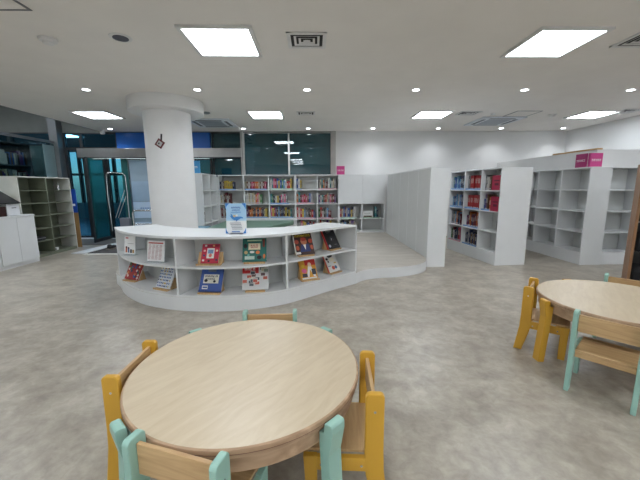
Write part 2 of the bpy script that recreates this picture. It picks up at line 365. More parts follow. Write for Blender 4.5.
cA(1, 2, strip='b', frac=.94, colors=['cream', 'brown', 'white', 'dark red', 'pink', 'red', 'orange', 'orange'][:8], hmin=.2, hmax=.22)
cA(1, 1, frac=.78, colors=['orange', 'pink', 'cream', 'white', 'brown', 'cream', 'green', 'purple', 'dark red'])
cA(1, 0, strip='b', frac=.96, colors=['purple', 'yellow', 'orange', 'cream', 'brown', 'red', 'teal', 'orange', 'navy', 'dark red'])
cA(2, 2, strip='g', frac=.95, colors=MIX); cA(2, 1, strip='b', frac=.78, colors=MIX); cA(2, 0, strip='b', frac=.93, colors=MIX)
Bk, MB2, xb, _ = bookcase('bookcase', 'white two-column open bookcase with four full rows, right of the green bench', (-.459, SY), 0, [.57, .56], ZB, SD, z0=PLAT)
RB = ['bottom', 'third', 'second', 'top']
def cB(c, r, **k): cell(MB2, xb, ZB, c, r, f'{RB[r]} row, {["left", "right"][c]} column of two-column back bookcase', **k)
cB(0, 3, strip='b', frac=.3, colors=['blue', 'white', 'yellow', 'brown', 'green']); cB(0, 2, strip='p', frac=.86, colors=MIX); cB(0, 1, strip='p', frac=.95, colors=MIX); cB(0, 0, frac=.9, colors=MIX)
cB(1, 3, strip='p', frac=.95, colors=MIX); cB(1, 2, frac=.95, colors=MIX+['black', 'navy']); cB(1, 1, strip='p', frac=.75, colors=MIX); cB(1, 0, frac=.7, colors=MIX)
C_, MC, xc, _ = bookcase('bookcase', 'white back bookcase with two plain doors above and open compartments below', (.672, SY), 0, [.6, .59], ZB, SD, z0=PLAT, doors=[(0, 2, 4), (1, 2, 4)], skip=[(0, 2), (1, 2), (0, 3), (1, 3)])
def cC(c, r, **k): cell(MC, xc, ZB, c, r, f'{["lower", "upper"][r]} open compartment below the {["left", "right"][c]} plain door', **k)
cC(0, 1, strip='g', frac=.8, colors=MIX+['purple', 'yellow']); cC(0, 0, frac=.78, colors=MIX+['white', 'cream'])
cC(1, 1, strip='g', frac=.82, colors=['teal', 'navy', 'purple', 'black', 'navy'], start=.32)
lf_ = MB().box(0, .26, 0, .012, 0, .19, PAPER).box(.02, .24, -.002, .0, .02, .06, mat('sepia_strip', rgb(110, 96, 80))).box(.03, .2, -.002, 0, .12, .125, BLACK)
tag(lf_.build('picture_book', None, (1.31, SY+.08, ZB[1]+.004), (math.radians(-8), 0, 0)), 'white landscape picture book displayed face-on in right open compartment under doors', 'book')
# wing unit on the left facing the bench
D_, MD, xd, _ = bookcase('bookcase', 'white side bookcase turned towards the green bench beside the column', (-2.45, 7.32), PI/2, [.54, .57], ZB, .33, z0=PLAT)
fill(MD, .02, .5, ZB[2], 'second row of side bookcase beside column, near half', 'books in the side bookcase', frac=.35, colors=['cream', 'dark red', 'white'])
fill(MD, .02, .5, ZB[1], 'lower row of side bookcase beside column, near half', 'books in the side bookcase', frac=.5, colors=['dark red', 'brown', 'purple'])
fill(MD, .56, 1.08, ZB[3], 'top row of side bookcase beside column, far half', 'books in the side bookcase', frac=.5, colors=['white', 'cream', 'green', 'blue'])
# long dividing bookcase whose plain back faces the platform
bookcase('bookcase', 'long white bookcase, plain back panel towards the platform, end beside the step', (2.22, 5.32), PI/2, [.62]*5, ZF, .31)
# aisle unit full of red books
R1 = math.radians(-84.2)
n0 = Vector((3.10, 5.36)); dirv = Vector((math.cos(R1), math.sin(R1))); o1 = n0-dirv*1.62
U1, M1, x1_, _ = bookcase('bookcase', 'double-sided white aisle bookcase holding red book sets, plain end towards the tables', (o1.x, o1.y), R1, [.54, .54, .54], ZF, .56, double=True)
def c1(c, r, **k): cell(M1, x1_, ZF, c, r, f'{RB[r]} row, {["far", "middle", "near"][c]} column of aisle bookcase', group='books in the aisle bookcase', depth=k.pop('depth', .15), **k)
c1(0, 3, strip='b', frac=.97, colors=['navy', 'green', 'light blue', 'black', 'teal', 'blue', 'yellow', 'blue', 'navy']); c1(0, 2, strip='b', frac=.95, colors=['light blue', 'white', 'navy', 'teal', 'light blue', 'grey', 'yellow', 'light blue', 'blue'])
c1(0, 1, frac=.95, colors=MIX); c1(0, 0, strip='p', frac=.95, colors=MIX)
c1(1, 3, strip='b', frac=.98, colors=['grey', 'red', 'red', 'red', 'red', 'red', 'red', 'red'], hmin=.27, hmax=.275, th=(.045, .05)); c1(1, 2, strip='b', frac=.98, colors=['red'], hmin=.26, hmax=.265, th=(.045, .05))
c1(1, 1, strip='b', frac=.97, colors=['red', 'dark red', 'red', 'orange', 'purple', 'navy', 'dark red', 'red', 'purple']); c1(1, 0, strip='b', frac=.97, colors=['black', 'brown', 'navy', 'grey', 'white', 'grey', 'black', 'brown', 'navy'])
c1(2, 3, frac=.45, colors=['grey', 'white', 'white', 'brown', 'green']); c1(2, 2, strip='b', frac=.5, colors=['blue', 'purple', 'brown', 'dark red', 'orange', 'purple'])
DRED = mat('crimson_folder', rgb(158, 36, 66), .5)
for k, (r, w) in enumerate([(3, 'top row'), (2, 'second row')]):
    bm_ = MB().box(0, .24, 0, .03, 0, .25, DRED).box(.05, .19, -.002, 0, .15, .17, mat('dark_crimson', rgb(90, 20, 40))).box(.07, .17, -.002, 0, .08, .12, mat('dark_crimson'))
    o = bm_.build('display_book'); o.matrix_world = M1 @ Matrix.Translation((1.345, .03, ZF[r]+.001)); tag(o, f'large crimson book displayed face-on at the right of the near column, {w}', 'book', 'crimson display books')
o = MB().box(0, .04, 0, .1, 0, .2, BLACK).box(.004, .036, .004, .096, .2, .206, GREYMETAL).build('bookend'); o.matrix_world = M1 @ Matrix.Translation((1.52, .05, ZF[1]+.001)); tag(o, 'black bookend alone in the near column of the aisle bookcase', 'bookend')
# empty units on the right
bookcase('bookcase', 'empty white bookcase running back from the corner under the pink signs', (4.57, 7.21), -PI/2, [.62]*3, ZF, .355)
bookcase('bookcase', 'empty white bookcase facing the tables, left of the brown bookcase', (4.927, 5.36), 0, [.6, .6, .58], ZF, .33)
struct('wall_partition_side', B(4.94, 4.99, 5.70, BACKY, 0, 1.965, WALLM))
struct('wall_partition_front', B(4.99, RX, 5.70, 5.75, 0, 1.965, WALLM))
tag(wood('x', (0, 0, 0), (0, 0, 0)) and B(4.925, 5.02, 5.69, 6.75, 1.966, 1.992, STANDWOOD).build('wooden_plank'), 'thin tan wooden plank lying on top of the white partition', 'plank')

# ------------------------------------------------------------------ pink and blue block signs
def block_sign(loc, rz, w, h, m, label, n=4, d=.05):
    t = thing('block_sign', label, 'sign', loc, rz)
    B(0, w, 0, d, 0, h, m).build('block', t, bevel=.002)
    L = MB(); rnd = random.Random(n); s = w*.8/n
    for i in range(n):
        x = w*.1+i*s
        L.box(x, x+s*.62, -.0015, .0005, h*.52, h*.56, PAPER); L.box(x, x+s*.62, -.0015, .0005, h*.42, h*.45, PAPER)
        L.box(x+s*.66, x+s*.76, -.0015, .0005, h*.42, h*.58, PAPER)
        if i % 2: L.box(x+s*.1, x+s*.22, -.0015, .0005, h*.45, h*.52, PAPER)
    L.build('lettering', t); return t
block_sign((4.60, 5.42, 1.657), 0, .205, .225, PINK, 'bright pink block sign facing the tables, right one on the corner bookcase', 5)
block_sign((4.575, 5.70, 1.657), -PI/2, .23, .225, mat('deep_magenta_acrylic', rgb(165, 40, 108), .4), 'darker pink block sign turned to the aisle on the corner bookcase', 5, .02)
block_sign((.61, SY+.06, 1.662), 0, .205, .215, PINK, 'small pink block sign on the back bookcase beside the steel post', 4)
block_sign((-2.80, 7.36, 1.662), 0, .30, .27, mat('sky_blue_acrylic', rgb(70, 150, 205), .4), 'sky blue block sign on the side bookcase next to the column', 3)

# ------------------------------------------------------------------ platform and curved counter
def spline(pts, n=10):
    out = []
    P = [Vector(p) for p in pts]; P = [P[0]*2-P[1]]+P+[P[-1]*2-P[-2]]
    for i in range(1, len(P)-2):
        for k in range(n):
            t = k/n; a, b, c, d = P[i-1:i+3]
            out.append(.5*((2*b)+(c-a)*t+(2*a-5*b+4*c-d)*t*t+(3*b-a-3*c+d)*t**3))
    out.append(P[-2]); return out
front = spline([(-2.66, 4.36), (-2.40, 4.02), (-2.05, 3.71), (-1.70, 3.53), (-1.37, 3.44), (-1.03, 3.42), (-.70, 3.47), (-.36, 3.61), (-.05, 3.86), (.24, 4.12), (.59, 4.40)], 8)
step = spline([(.59, 4.40), (.72, 4.55), (.95, 4.66), (1.31, 4.73), (1.60, 4.86), (1.80, 5.06), (1.905, 5.34)], 8)
left = spline([(-3.02, 5.6), (-2.98, 4.95), (-2.84, 4.58), (-2.66, 4.36)], 6)
outline = [tuple(p) for p in front[:-1]]+[tuple(p) for p in step]+[(1.905, SY-.0), (1.905, BACKY-.002), (-3.02, BACKY-.17), ]+[tuple(p) for p in left[:-1]]
pl = struct('floor_platform', MB().prism(outline, .0, PLAT-.006, WHITE).prism(outline, PLAT-.006, PLAT, PLATWOOD, mside=WHITE))

def resample(pts, n):
    L = [0]
    for a, b in zip(pts[:-1], pts[1:]): L.append(L[-1]+(b-a).length)
    out = []
    for i in range(n+1):
        d = L[-1]*i/n; k = 0
        while k < len(L)-2 and L[k+1] < d: k += 1
        f = (d-L[k])/(L[k+1]-L[k]); out.append(pts[k].lerp(pts[k+1], f))
    return out
NS = 60
F = resample(front, NS)
back = resample(spline([(-2.24, 4.66), (-2.02, 4.44), (-1.72, 4.27), (-1.44, 4.16), (-1.07, 4.12), (-.69, 4.15), (-.28, 4.26), (-.05, 4.45), (.16, 4.76)], 8), NS)
def mid(f, i): return F[i].lerp(back[i], f)
def ins(d, i):   # inward offset by distance d
    v = back[i]-F[i]; return F[i]+v.normalized()*d
def strip(i0, i1, a, b, z0, z1, m, msd=None):
    pts = [tuple(a(i)) for i in range(i0, i1+1)]+[tuple(b(i)) for i in range(i1, i0-1, -1)]
    mb = MB(); n = i1-i0+1
    for k in range(n-1):   # quads, keeps faces planar and convex
        p, q, r, s_ = pts[k], pts[k+1], pts[2*n-2-k], pts[2*n-1-k]
        mb.add([(*p, z1), (*q, z1), (*r, z1), (*s_, z1)], [(0, 1, 2, 3)], m); mb.add([(*p, z0), (*q, z0), (*r, z0), (*s_, z0)], [(3, 2, 1, 0)], m)
        mb.add([(*p, z0), (*q, z0), (*q, z1), (*p, z1)], [(0, 1, 2, 3)], msd or m); mb.add([(*s_, z0), (*r, z0), (*r, z1), (*s_, z1)], [(3, 2, 1, 0)], m)
    for k in (0, n-1):
        p, s_ = pts[k], pts[2*n-1-k]; mb.add([(*p, z0), (*s_, z0), (*s_, z1), (*p, z1)], [(0, 1, 2, 3)], m)
    return mb
CT = .835; CM = .500
ct = thing('display_counter', 'curved white low bookshelf counter wrapping the front of the platform', 'counter', (0, 0, 0))
strip(0, NS, lambda i: ins(-.004, i), lambda i: back[i], CT-.028, CT, WHITE).build('countertop', ct, smooth=True)
strip(0, NS, lambda i: ins(.002, i), lambda i: back[i], PLAT+.001, PLAT+.022, WHITE).build('bottom_shelf', ct, smooth=True)
strip(0, NS, lambda i: ins(.004, i), lambda i: ins(.34, i), CM-.022, CM, WHITE).build('middle_shelf', ct, smooth=True)
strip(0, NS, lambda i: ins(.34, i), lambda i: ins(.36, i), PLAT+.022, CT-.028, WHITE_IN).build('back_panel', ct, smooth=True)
strip(0, NS, lambda i: mid(.975, i), lambda i: mid(.999, i), PLAT+.022, CT-.028, WHITE).build('rear_panel', ct, smooth=True)
def nearest(px, py):
    return min(range(NS+1), key=lambda i: (F[i]-Vector((px, py))).length)
DV = [nearest(-1.49, 3.46), nearest(-.32, 3.62)]
def divider(i, name='divider', w=.011):
    a, b = F[i], back[i]; t = (b-a).normalized(); n = Vector((-t.y, t.x))*w
    a = a+t*.001; L = [a-n, a+n, b+n, b-n]
    MB().hexa([(*p, PLAT+.022) for p in L]+[(*p, CT-.028) for p in L], WHITE).build(name, ct)
for i in DV: divider(i)
divider(0, 'side_panel'); divider(NS, 'side_panel')

# things on the counter shelves
def cpos(px, py, dn):   # position on the shelf given a front-edge point and a depth, facing outward
    i = nearest(px, py); v = (back[i]-F[i]).normalized(); p = F[i]+v*dn
    return p, math.atan2(v.y, v.x)-PI/2
CM_ = {}
def cm(c):
    k = 'ink_%d_%d_%d' % c
    return mat(k, rgb(*c), .45)
def art(mb, w, h, y, items):
    for li, it in enumerate(items):
        kind, x0, z0, x1, z1, c = it; yy = y-.0008-.0004*li
        X = lambda u: -w/2+w*u
        Z = lambda u: h*u
        if kind == 'r': mb.box(X(x0), X(x1), yy, yy+.0006, Z(z0), Z(z1), cm(c))
        elif kind == 'e':
            n = 14; cx, cz = (X(x0)+X(x1))/2, (Z(z0)+Z(z1))/2; rx, rz_ = abs(X(x1)-X(x0))/2, abs(Z(z1)-Z(z0))/2
            pts = [(cx+rx*math.cos(2*PI*k/n), yy, cz+rz_*math.sin(2*PI*k/n)) for k in range(n)]
            mb.add(pts, [tuple(range(n))], cm(c))
        elif kind == 'p':
            mb.add([(X(a), yy, Z(b)) for a, b in x0], [tuple(range(len(x0)))], cm(c))
def textbars(x0, x1, z, hgt, c, seed, n=6):
    r = random.Random(seed); out = []; s = (x1-x0)/n
    for i in range(n):
        a = x0+i*s
        out += [('r', a, z+hgt*.6, a+s*.6, z+hgt*.85, c), ('r', a+s*.1, z, a+s*.3, z+hgt*.55, c)]
        if r.random() < .7: out.append(('r', a+s*.62, z, a+s*.8, z+hgt, c))
        else: out.append(('r', a, z, a+s*.75, z+hgt*.2, c))
    return out
TILT = math.radians(-30)
def stand_and_book(px, py, dn, z, yaw, w, h, base, items, blabel, slabel, th=.012, sw=.2, spine=None, dx=0):
    p, a = cpos(px, py, dn); a += yaw; w *= 1.13; h *= 1.13; sw *= 1.1
    st = thing('book_stand', slabel, 'book stand', (p.x, p.y, z+.001), a, 'wooden book stands on the counter')
    R = (TILT, 0, 0)
    B(-sw/2, sw/2, 0, .008, .012, .15, STANDWOOD).build('back_board', st, (0, .0, .0), R, bevel=.002)
    B(-sw/2, sw/2, -.045, .006, 0, .012, STANDWOOD).build('ledge', st, bevel=.002)
    B(-sw/2, sw/2, -.049, -.043, 0, .02, STANDWOOD).build('lip', st)
    for s in (-1, 1):
        MB().prism_x([(.02, 0), (.13, 0), (.122, .012), (.094, .126), (.085, .126)], s*(sw/2-.016)-.006, s*(sw/2-.016)+.006, STANDWOOD).build('prop', st)
    bk = thing('picture_book', blabel, 'book', (p.x, p.y, z+.0135), a, 'picture books on the counter')
    cmn = cm(base)
    mb = MB().box(-w/2, w/2, -th-.001, -.001, 0, h, cmn)
    art(mb, w, h, -th-.001, items)
    mb.build('cover', bk, (dx, -.002, .0), R)
    MB().box(-w/2+.004, w/2+.0008, -th+.001, -.003, .003, h+.0008, PAGES).build('pages', bk, (dx, -.002, .0), R)
    if spine: MB().box(-w/2-.002, -w/2+.012, -th-.0016, -.0005, 0, h, cm(spine)).build('spine', bk, (dx, -.002, 0), R)
W_, K_ = (232, 230, 225), (26, 26, 32)
S0 = PLAT+.022
stand_and_book(-1.175, 3.42, .13, CM, .1, .175, .20, (196, 48, 74), [('r', .05, .82, .95, .97, (150, 40, 60)), ('r', .3, .25, .72, .78, W_), ('r', .36, .5, .66, .7, (120, 150, 190)), ('e', .42, .3, .6, .5, (220, 120, 110))]+[('r', x, z_, x+.12, z_+.09, c) for x, z_, c in [(.08, .1, W_), (.82, .12, (60, 60, 90)), (.1, .6, (240, 200, 190)), (.8, .6, (230, 220, 190)), (.4, .06, K_), (.6, .86, (230, 180, 120)), (.15, .86, W_), (.1, .35, (70, 80, 120))]],
    'crimson picture book with a pale centre box, upper shelf middle bay', 'wooden stand under the crimson picture book, upper shelf middle bay', sw=.25)
stand_and_book(-.655, 3.47, .13, CM, .02, .24, .25, (38, 112, 104), [('r', .24, .5, .74, .78, (228, 214, 176)), ('r', .27, .53, .71, .75, (238, 228, 200))]+textbars(.34, .66, .66, .06, (186, 50, 50), 2, 3)+textbars(.34, .66, .57, .06, (186, 50, 50), 3, 3)+[('r', .2, .86, .8, .92, (190, 220, 190)), ('e', .05, .55, .2, .75, (40, 40, 46)), ('r', .84, .6, .93, .95, (120, 60, 50)), ('e', .3, .34, .5, .44, W_), ('e', .55, .3, .72, .45, (214, 120, 60)), ('r', .1, .08, .5, .22, (190, 210, 200)), ('e', .6, .08, .8, .24, K_), ('e', .85, .1, .95, .3, (214, 120, 60)), ('e', .08, .3, .22, .45, (190, 170, 120)), ('e', .2, .2, .3, .32, (110, 180, 170))],
    'teal green picture book with a cream title panel, upper shelf middle bay', 'wooden stand under the teal green picture book, upper shelf middle bay', sw=.215)
stand_and_book(-.085, 3.86, .13, CM, .06, .225, .25, (66, 42, 38), [('r', .1, .84, .9, .94, (60, 40, 20))]+textbars(.1, .92, .83, .11, (226, 200, 60), 4, 6)+[('p', [(.25, .12), (.8, .12), (.75, .45), (.55, .52), (.35, .45)], 0, 0, 0, (40, 54, 110)), ('e', .35, .45, .68, .76, (190, 120, 86)), ('e', .36, .62, .66, .8, (170, 60, 46)), ('p', [(.45, .46), (.6, .46), (.54, .2)], 0, 0, 0, W_), ('e', .02, .5, .25, .7, (176, 72, 52)), ('e', .75, .5, .98, .72, (176, 72, 52)), ('e', .05, .2, .22, .42, (190, 90, 60)), ('e', .8, .2, .97, .42, (190, 90, 60)), ('r', .02, .02, .25, .12, W_)],
    'dark brown picture book with yellow title and a figure in blue coat', 'wooden stand under the dark brown picture book, upper shelf right bay', sw=.19, spine=(200, 200, 190))
stand_and_book(.385, 4.24, .17, CM, .06, .215, .27, (28, 28, 32), [('r', .25, .8, .7, .84, (150, 150, 150)), ('r', .3, .74, .6, .77, (110, 110, 110)), ('e', .35, .3, .7, .6, (46, 46, 52)), ('p', [(.45, .35), (.52, .5), (.6, .36), (.55, .44)], 0, 0, 0, (200, 200, 205)), ('e', .1, .06, .28, .2, (190, 200, 214)), ('r', .6, .15, .8, .17, (120, 120, 126))],
    'black picture book with a red spine, upper shelf near the right end', 'wooden stand under the black picture book, upper shelf right end', sw=.2, spine=(176, 40, 40), th=.022)
rr = random.Random(5)
pat = [('e', x := rr.uniform(.03, .85), z_ := rr.uniform(.03, .85), x+.13, z_+.11, rr.choice([(60, 90, 150), (220, 200, 190), (90, 120, 80), (200, 120, 60), (40, 50, 90)])) for _ in range(34)]
stand_and_book(-2.40, 4.02, .08, S0, .30, .22, .255, (158, 54, 54), pat, 'red and blue patterned picture book, lower shelf near the left end', 'wooden stand under the red patterned picture book, lower shelf left end', sw=.2)
pat = [('e', x := .05+.11*(k % 8)+rr.uniform(-.02, .02), z_ := .04+.12*(k//8), x+.075, z_+.07, rr.choice([(50, 80, 150), (60, 90, 160), (90, 130, 180), (210, 180, 80), (60, 70, 100)])) for k in range(60)]
stand_and_book(-1.79, 3.60, .12, S0, -.05, .20, .258, (226, 228, 232), pat, 'white picture book covered with small blue motifs, lower shelf left bay', 'wooden stand under the white and blue picture book, lower shelf left bay', sw=.21)
stand_and_book(-1.17, 3.42, .10, S0, .03, .23, .255, (56, 86, 158), [('r', .14, .34, .82, .7, (226, 222, 208)), ('r', .3, .8, .66, .95, (96, 110, 130))]+textbars(.2, .78, .58, .08, K_, 9, 5)+textbars(.25, .7, .47, .07, K_, 10, 5)+[('e', .2, .38, .36, .5, K_), ('e', .6, .36, .72, .46, K_), ('r', .15, .1, .4, .24, W_), ('r', .18, .14, .38, .2, (60, 90, 160)), ('r', .0, .0, 1, .04, (40, 60, 120))],
    'blue picture book with a cream title panel, lower shelf middle bay', 'wooden stand under the blue picture book, lower shelf middle bay', sw=.23)
ph = [('r', 0, .66, .62, 1, (196, 40, 40))]+textbars(.08, .5, .78, .1, W_, 11, 4)
for k in range(22):
    x, z_ = rr.uniform(.02, .82), rr.uniform(.04, .62)
    if k % 7 == 0: x, z_ = rr.uniform(.66, .84), rr.uniform(.66, .85)
    ph += [('r', x-.01, z_-.01, x+.17, z_+.14, W_), ('r', x, z_, x+.16, z_+.12, rr.choice([(110, 120, 110), (60, 70, 80), (180, 80, 60), (120, 150, 180), (200, 190, 160), (90, 60, 60), (226, 150, 60)]))]
stand_and_book(-.645, 3.48, .10, S0, .0, .265, .26, (206, 206, 206), ph, 'red and white picture book with a photo collage, lower shelf middle bay', 'wooden stand under the photo collage picture book, lower shelf middle bay', sw=.2)
stand_and_book(-.05, 3.90, .12, S0, .02, .20, .225, (222, 158, 52), [('r', .35, .7, 1, 1, (200, 44, 40)), ('p', [(.35, .1), (.5, .1), (.62, .5), (.78, .1), (.92, .1), (.7, .7), (.55, .72)], 0, 0, 0, W_), ('e', .52, .62, .74, .85, (230, 200, 170)), ('e', .1, .3, .4, .55, (216, 90, 140)), ('r', .1, .1, .4, .28, (60, 50, 60)), ('r', .7, .2, .95, .5, (50, 50, 60)), ('r', .05, .0, .95, .07, W_), ('e', .1, .6, .3, .75, (230, 190, 60))],
    'yellow and red picture book with white dancing figures, lower shelf right bay', 'wooden stand under the yellow and red picture book, lower shelf right bay', sw=.225)
stand_and_book(.375, 4.23, .15, S0, .06, .21, .25, (218, 218, 214), [('e', .3, .72, .75, .95, (40, 38, 40)), ('e', .36, .5, .8, .74, (226, 218, 196)), ('e', .1, .62, .3, .75, K_), ('r', .2, .5, .3, .6, K_), ('r', .65, .4, .85, .47, (200, 170, 90)), ('e', .35, .1, .6, .3, (196, 80, 60)), ('e', .58, .12, .8, .3, (60, 110, 140)), ('r', .1, .3, .34, .34, (120, 140, 160))],
    'pale grey picture book with a dark-haired head drawing, lower shelf right end', 'wooden stand under the pale grey picture book, lower shelf right end', sw=.2, spine=(190, 80, 60))
# acrylic leaflet holders in the left bay
ACR = glass('clear_acrylic', (.93, .95, .96), ior=1.3)
def leaflet(px, py, dn, z, yaw, w, h, items, label):
    p, a = cpos(px, py, dn); t = thing('leaflet_holder', label, 'leaflet holder', (p.x, p.y, z+.001), a+yaw)
    R = (math.radians(-8), 0, 0)
    B(-w/2-.006, w/2+.006, 0, .004, 0, h+.01, ACR).build('acrylic_back', t, (0, 0, .003), R); B(-w/2-.006, w/2+.006, -.05, .05, 0, .003, ACR).build('acrylic_foot', t)
    mb = MB().box(-w/2, w/2, -.003, -.001, .008, h+.006, PAPER); art(mb, w, h, -.003, items); mb.build('leaflet', t, (0, 0, .003), R)
leaflet(-2.42, 4.05, .10, CM, .45, .175, .235, [('r', .1, .88, .35, .94, (200, 60, 60)), ('r', .3, .6, .85, .62, (150, 150, 150)), ('r', .12, .12, .28, .4, (190, 110, 90)), ('e', .12, .36, .28, .46, (90, 60, 50)), ('r', .34, .12, .46, .36, (80, 110, 150)), ('e', .33, .32, .47, .42, (60, 50, 50)), ('r', .55, .1, .7, .3, (60, 70, 80)), ('r', .75, .1, .9, .28, (190, 150, 90))], 'small white leaflet with tiny drawn figures in acrylic holder, left bay')
tb = [('r', .08, .88, .92, .94, (196, 80, 80))]
for k in range(12):
    tb += [('r', .1+.21*c, .8-.06*k, .1+.21*c+rr.uniform(.12, .18), .82-.06*k, (176, 120, 122)) for c in range(4)]
leaflet(-1.86, 3.63, .10, CM, .15, .235, .24, tb, 'white leaflet with rows of red print in acrylic holder, left bay')
# whale poster on the countertop
p0 = Vector((-.862, 3.62))
ps = thing('poster_stand', 'blue and white whale poster in acrylic stand on top of the counter', 'poster', (p0.x, p0.y, CT+.001), -.01)
w, h = .225, .335
items = [('r', 0, .42, 1, 1, (168, 206, 232)), ('r', 0, .42, 1, .46, (190, 220, 238))]+textbars(.25, .75, .83, .06, (36, 76, 160), 21, 6)+textbars(.3, .7, .75, .05, (50, 96, 176), 22, 6)+textbars(.25, .75, .68, .045, (60, 130, 196), 23, 8)
items += [('p', [(.3, .5), (.42, .44), (.6, .44), (.74, .5), (.86, .5), (.84, .54), (.74, .56), (.55, .56), (.38, .56), (.3, .64), (.24, .66), (.27, .58), (.2, .6)][::1], 0, 0, 0, (66, 136, 204)), ('p', [(.52, .46), (.6, .46), (.52, .38)], 0, 0, 0, (50, 112, 186)), ('e', .36, .54, .5, .62, (226, 196, 140)), ('e', .5, .56, .6, .64, (232, 232, 232))]
for k in range(5): items.append(('r', .2+.03*k, .34-.05*k, .75+.02*k, .355-.05*k, (110, 116, 126)))
items += [('p', a, 0, 0, 0, (64, 134, 206)) for a in ([(0, .8), (.06, .9), (.2, 1), (0, 1)], [(.8, 1), (.92, .9), (1, .8), (1, 1)], [(0, 0), (.16, 0), (.06, .08), (0, .2)], [(.84, 0), (1, 0), (1, .2), (.94, .1)])]
items += [('r', .3, .05, .7, .08, (90, 140, 200))]
mb = MB().box(-w/2, w/2, -.003, -.001, .008, h, PAPER); art(mb, w, h, -.003, items)
mb.build('poster', ps, (0, 0, .004), (math.radians(-6), 0, 0))
B(-w/2-.005, w/2+.005, 0, .004, 0, h+.01, ACR).build('acrylic_back', ps, (0, 0, .004), (math.radians(-6), 0, 0))
B(-w/2+.04, w/2-.04, -.04, .08, 0, .004, mat('dark_base', (.05, .06, .10), .3)).build('base', ps)

# bench cushions
def bench(name, pts, z0, zc, z1, m, label):
    t = thing(name, label, 'bench', (0, 0, 0)); MB().prism(pts, z0, zc, WHITE).build('bench_base', t)
    MB().prism(pts, zc+.001, z1, m).build('cushion', t, bevel=.02); return t
bench('cushioned_bench', [(-2.28, SY-.01), (-2.28, 6.75), (-1.55, 6.2), (-1.22, 6.55), (-.51, 8.16), (-.51, SY-.01)][::-1], PLAT, .40, .50, GREENCUSH, 'sage green cushioned bench in front of the back bookcase')
bench('cushioned_bench', [(-2.92, 7.30), (-2.30, 7.30), (-2.30, 6.66), (-2.6, 6.4), (-2.92, 6.4)][::-1], PLAT, .40, .50, BLUECUSH, 'small blue cushioned bench between the column and the side bookcase')

# ------------------------------------------------------------------ column
CX, CY = -2.465, 5.82
COLM = mat('white_column_paint', (.78, .78, .78), .6, var=.015)
cl = struct('wall_column', MB().lathe([(.375, PLAT), (.375, 2.62)], COLM, 64, (CX, CY)), smooth=True)
MB().lathe([(.58, 2.585), (.59, 2.595), (.59, CEIL-.001)], COLM, 64, (CX, CY)).build('column_capital', cl, smooth=True)
bell = thing('hanging_sign', 'small red-framed square tag on a black strap hanging on the white column', 'sign', (CX+.0, CY-.43, 2.12))
th_ = -.52 if False else -.12
bell.location = (CX+.01, CY-.378, 2.05)
MB().box(-.012, .012, -.008, .002, .05, .15, BLACK).build('strap', bell, (0.02, 0, .0), (0, math.radians(6), 0))
MB().box(-.06, .06, -.012, .0, -.06, .06, mat('maroon_frame', rgb(96, 26, 32))).build('frame', bell, (.0, 0, 0), (0, math.radians(36), 0), bevel=.002)
MB().box(-.036, .036, -.015, -.011, -.036, .036, mat('grey_card', (.45, .45, .46))).box(-.02, .0, -.017, -.014, -.02, .01, BLACK).build('card', bell, (0, 0, 0), (0, math.radians(36), 0))

# ------------------------------------------------------------------ ceiling fixtures
PANEL = emitter('panel_light_diffuser', (.86, .93, 1.0), 19.0)
SPOT = emitter('downlight_lens', (.9, .95, 1.0), 12.0)
GAP = mat('shadow_gap', (.03, .03, .03), .8)
FIXW = mat('fixture_white', (.7, .7, .69), .5)
def panel_light(x, y, label):
    t = thing('ceiling_panel_light', label, 'ceiling light', (x, y, CEIL), 0, 'square ceiling panel lights')
    mb = MB()
    for s in (-1, 1):
        mb.box(s*.30 if s > 0 else -.34, .34 if s > 0 else -.30, -.34, .34, -.022, -.001, FIXW); mb.box(-.30, .30, s*.30 if s > 0 else -.34, .34 if s > 0 else -.30, -.022, -.001, FIXW)
    mb.build('frame', t); B(-.30, .30, -.30, .30, -.008, -.002, PANEL).build('diffuser', t)
PLACES = {(-.88, 3.51): 'large bright square panel light above the middle of the curved counter', (2.43, 3.51): 'large bright square panel light towards the right, nearest the camera',
          (-4.22, 6.79): 'far square panel light left of the column', (-.92, 6.79): 'far square panel light above the bench right of the column', (2.39, 6.79): 'far square panel light above the long dividing bookcase', (5.68, 6.79): 'far square panel light near the right wall'}
for (x, y), l in PLACES.items(): panel_light(x, y, l)
for x in (-4.2, -.88, 2.43, 5.7):
    for y in (.2, -1.45, -3.1): panel_light(x, y, 'added square panel light in unseen rows overhead and behind the camera')  # out-of-view rows added for light, the middle one to fill camera-facing surfaces
for x in (-4.2, 5.7): panel_light(x, 3.51, f'square panel light outside the {"left" if x < 0 else "right"} edge of the photo')
for (x_, y_, z_, l_) in [(-6.2, 2.2, 3.7, 'added unseen panel light high in raised ceiling, nearest the camera'), (-6.2, 4.4, 3.7, 'added unseen panel light high in raised ceiling above the low cabinets'), (-6.2, 6.6, 3.7, 'added unseen panel light high in raised ceiling above steel bookshelf'),  # raised-ceiling panels are unseen extras, added to brighten bulkhead and dark bookcase
                         (-8.0, 6.6, 3.7, 'added unseen panel light high in raised ceiling behind glass partition'), (-7.9, 4.4, 3.7, 'added unseen panel light high in raised ceiling far left'), (-5.4, 10.3, 2.92, 'square panel light in the lobby behind the glass doors'), (-7.4, 10.3, 2.92, 'square panel light in the lobby left of the glass doors'), (-4.2, 12.6, 2.92, 'square panel light deep in the lobby')]:
    panel_light(x_, y_, l_); [o for o in COL.objects if o.get('label') == l_][0].location.z = z_
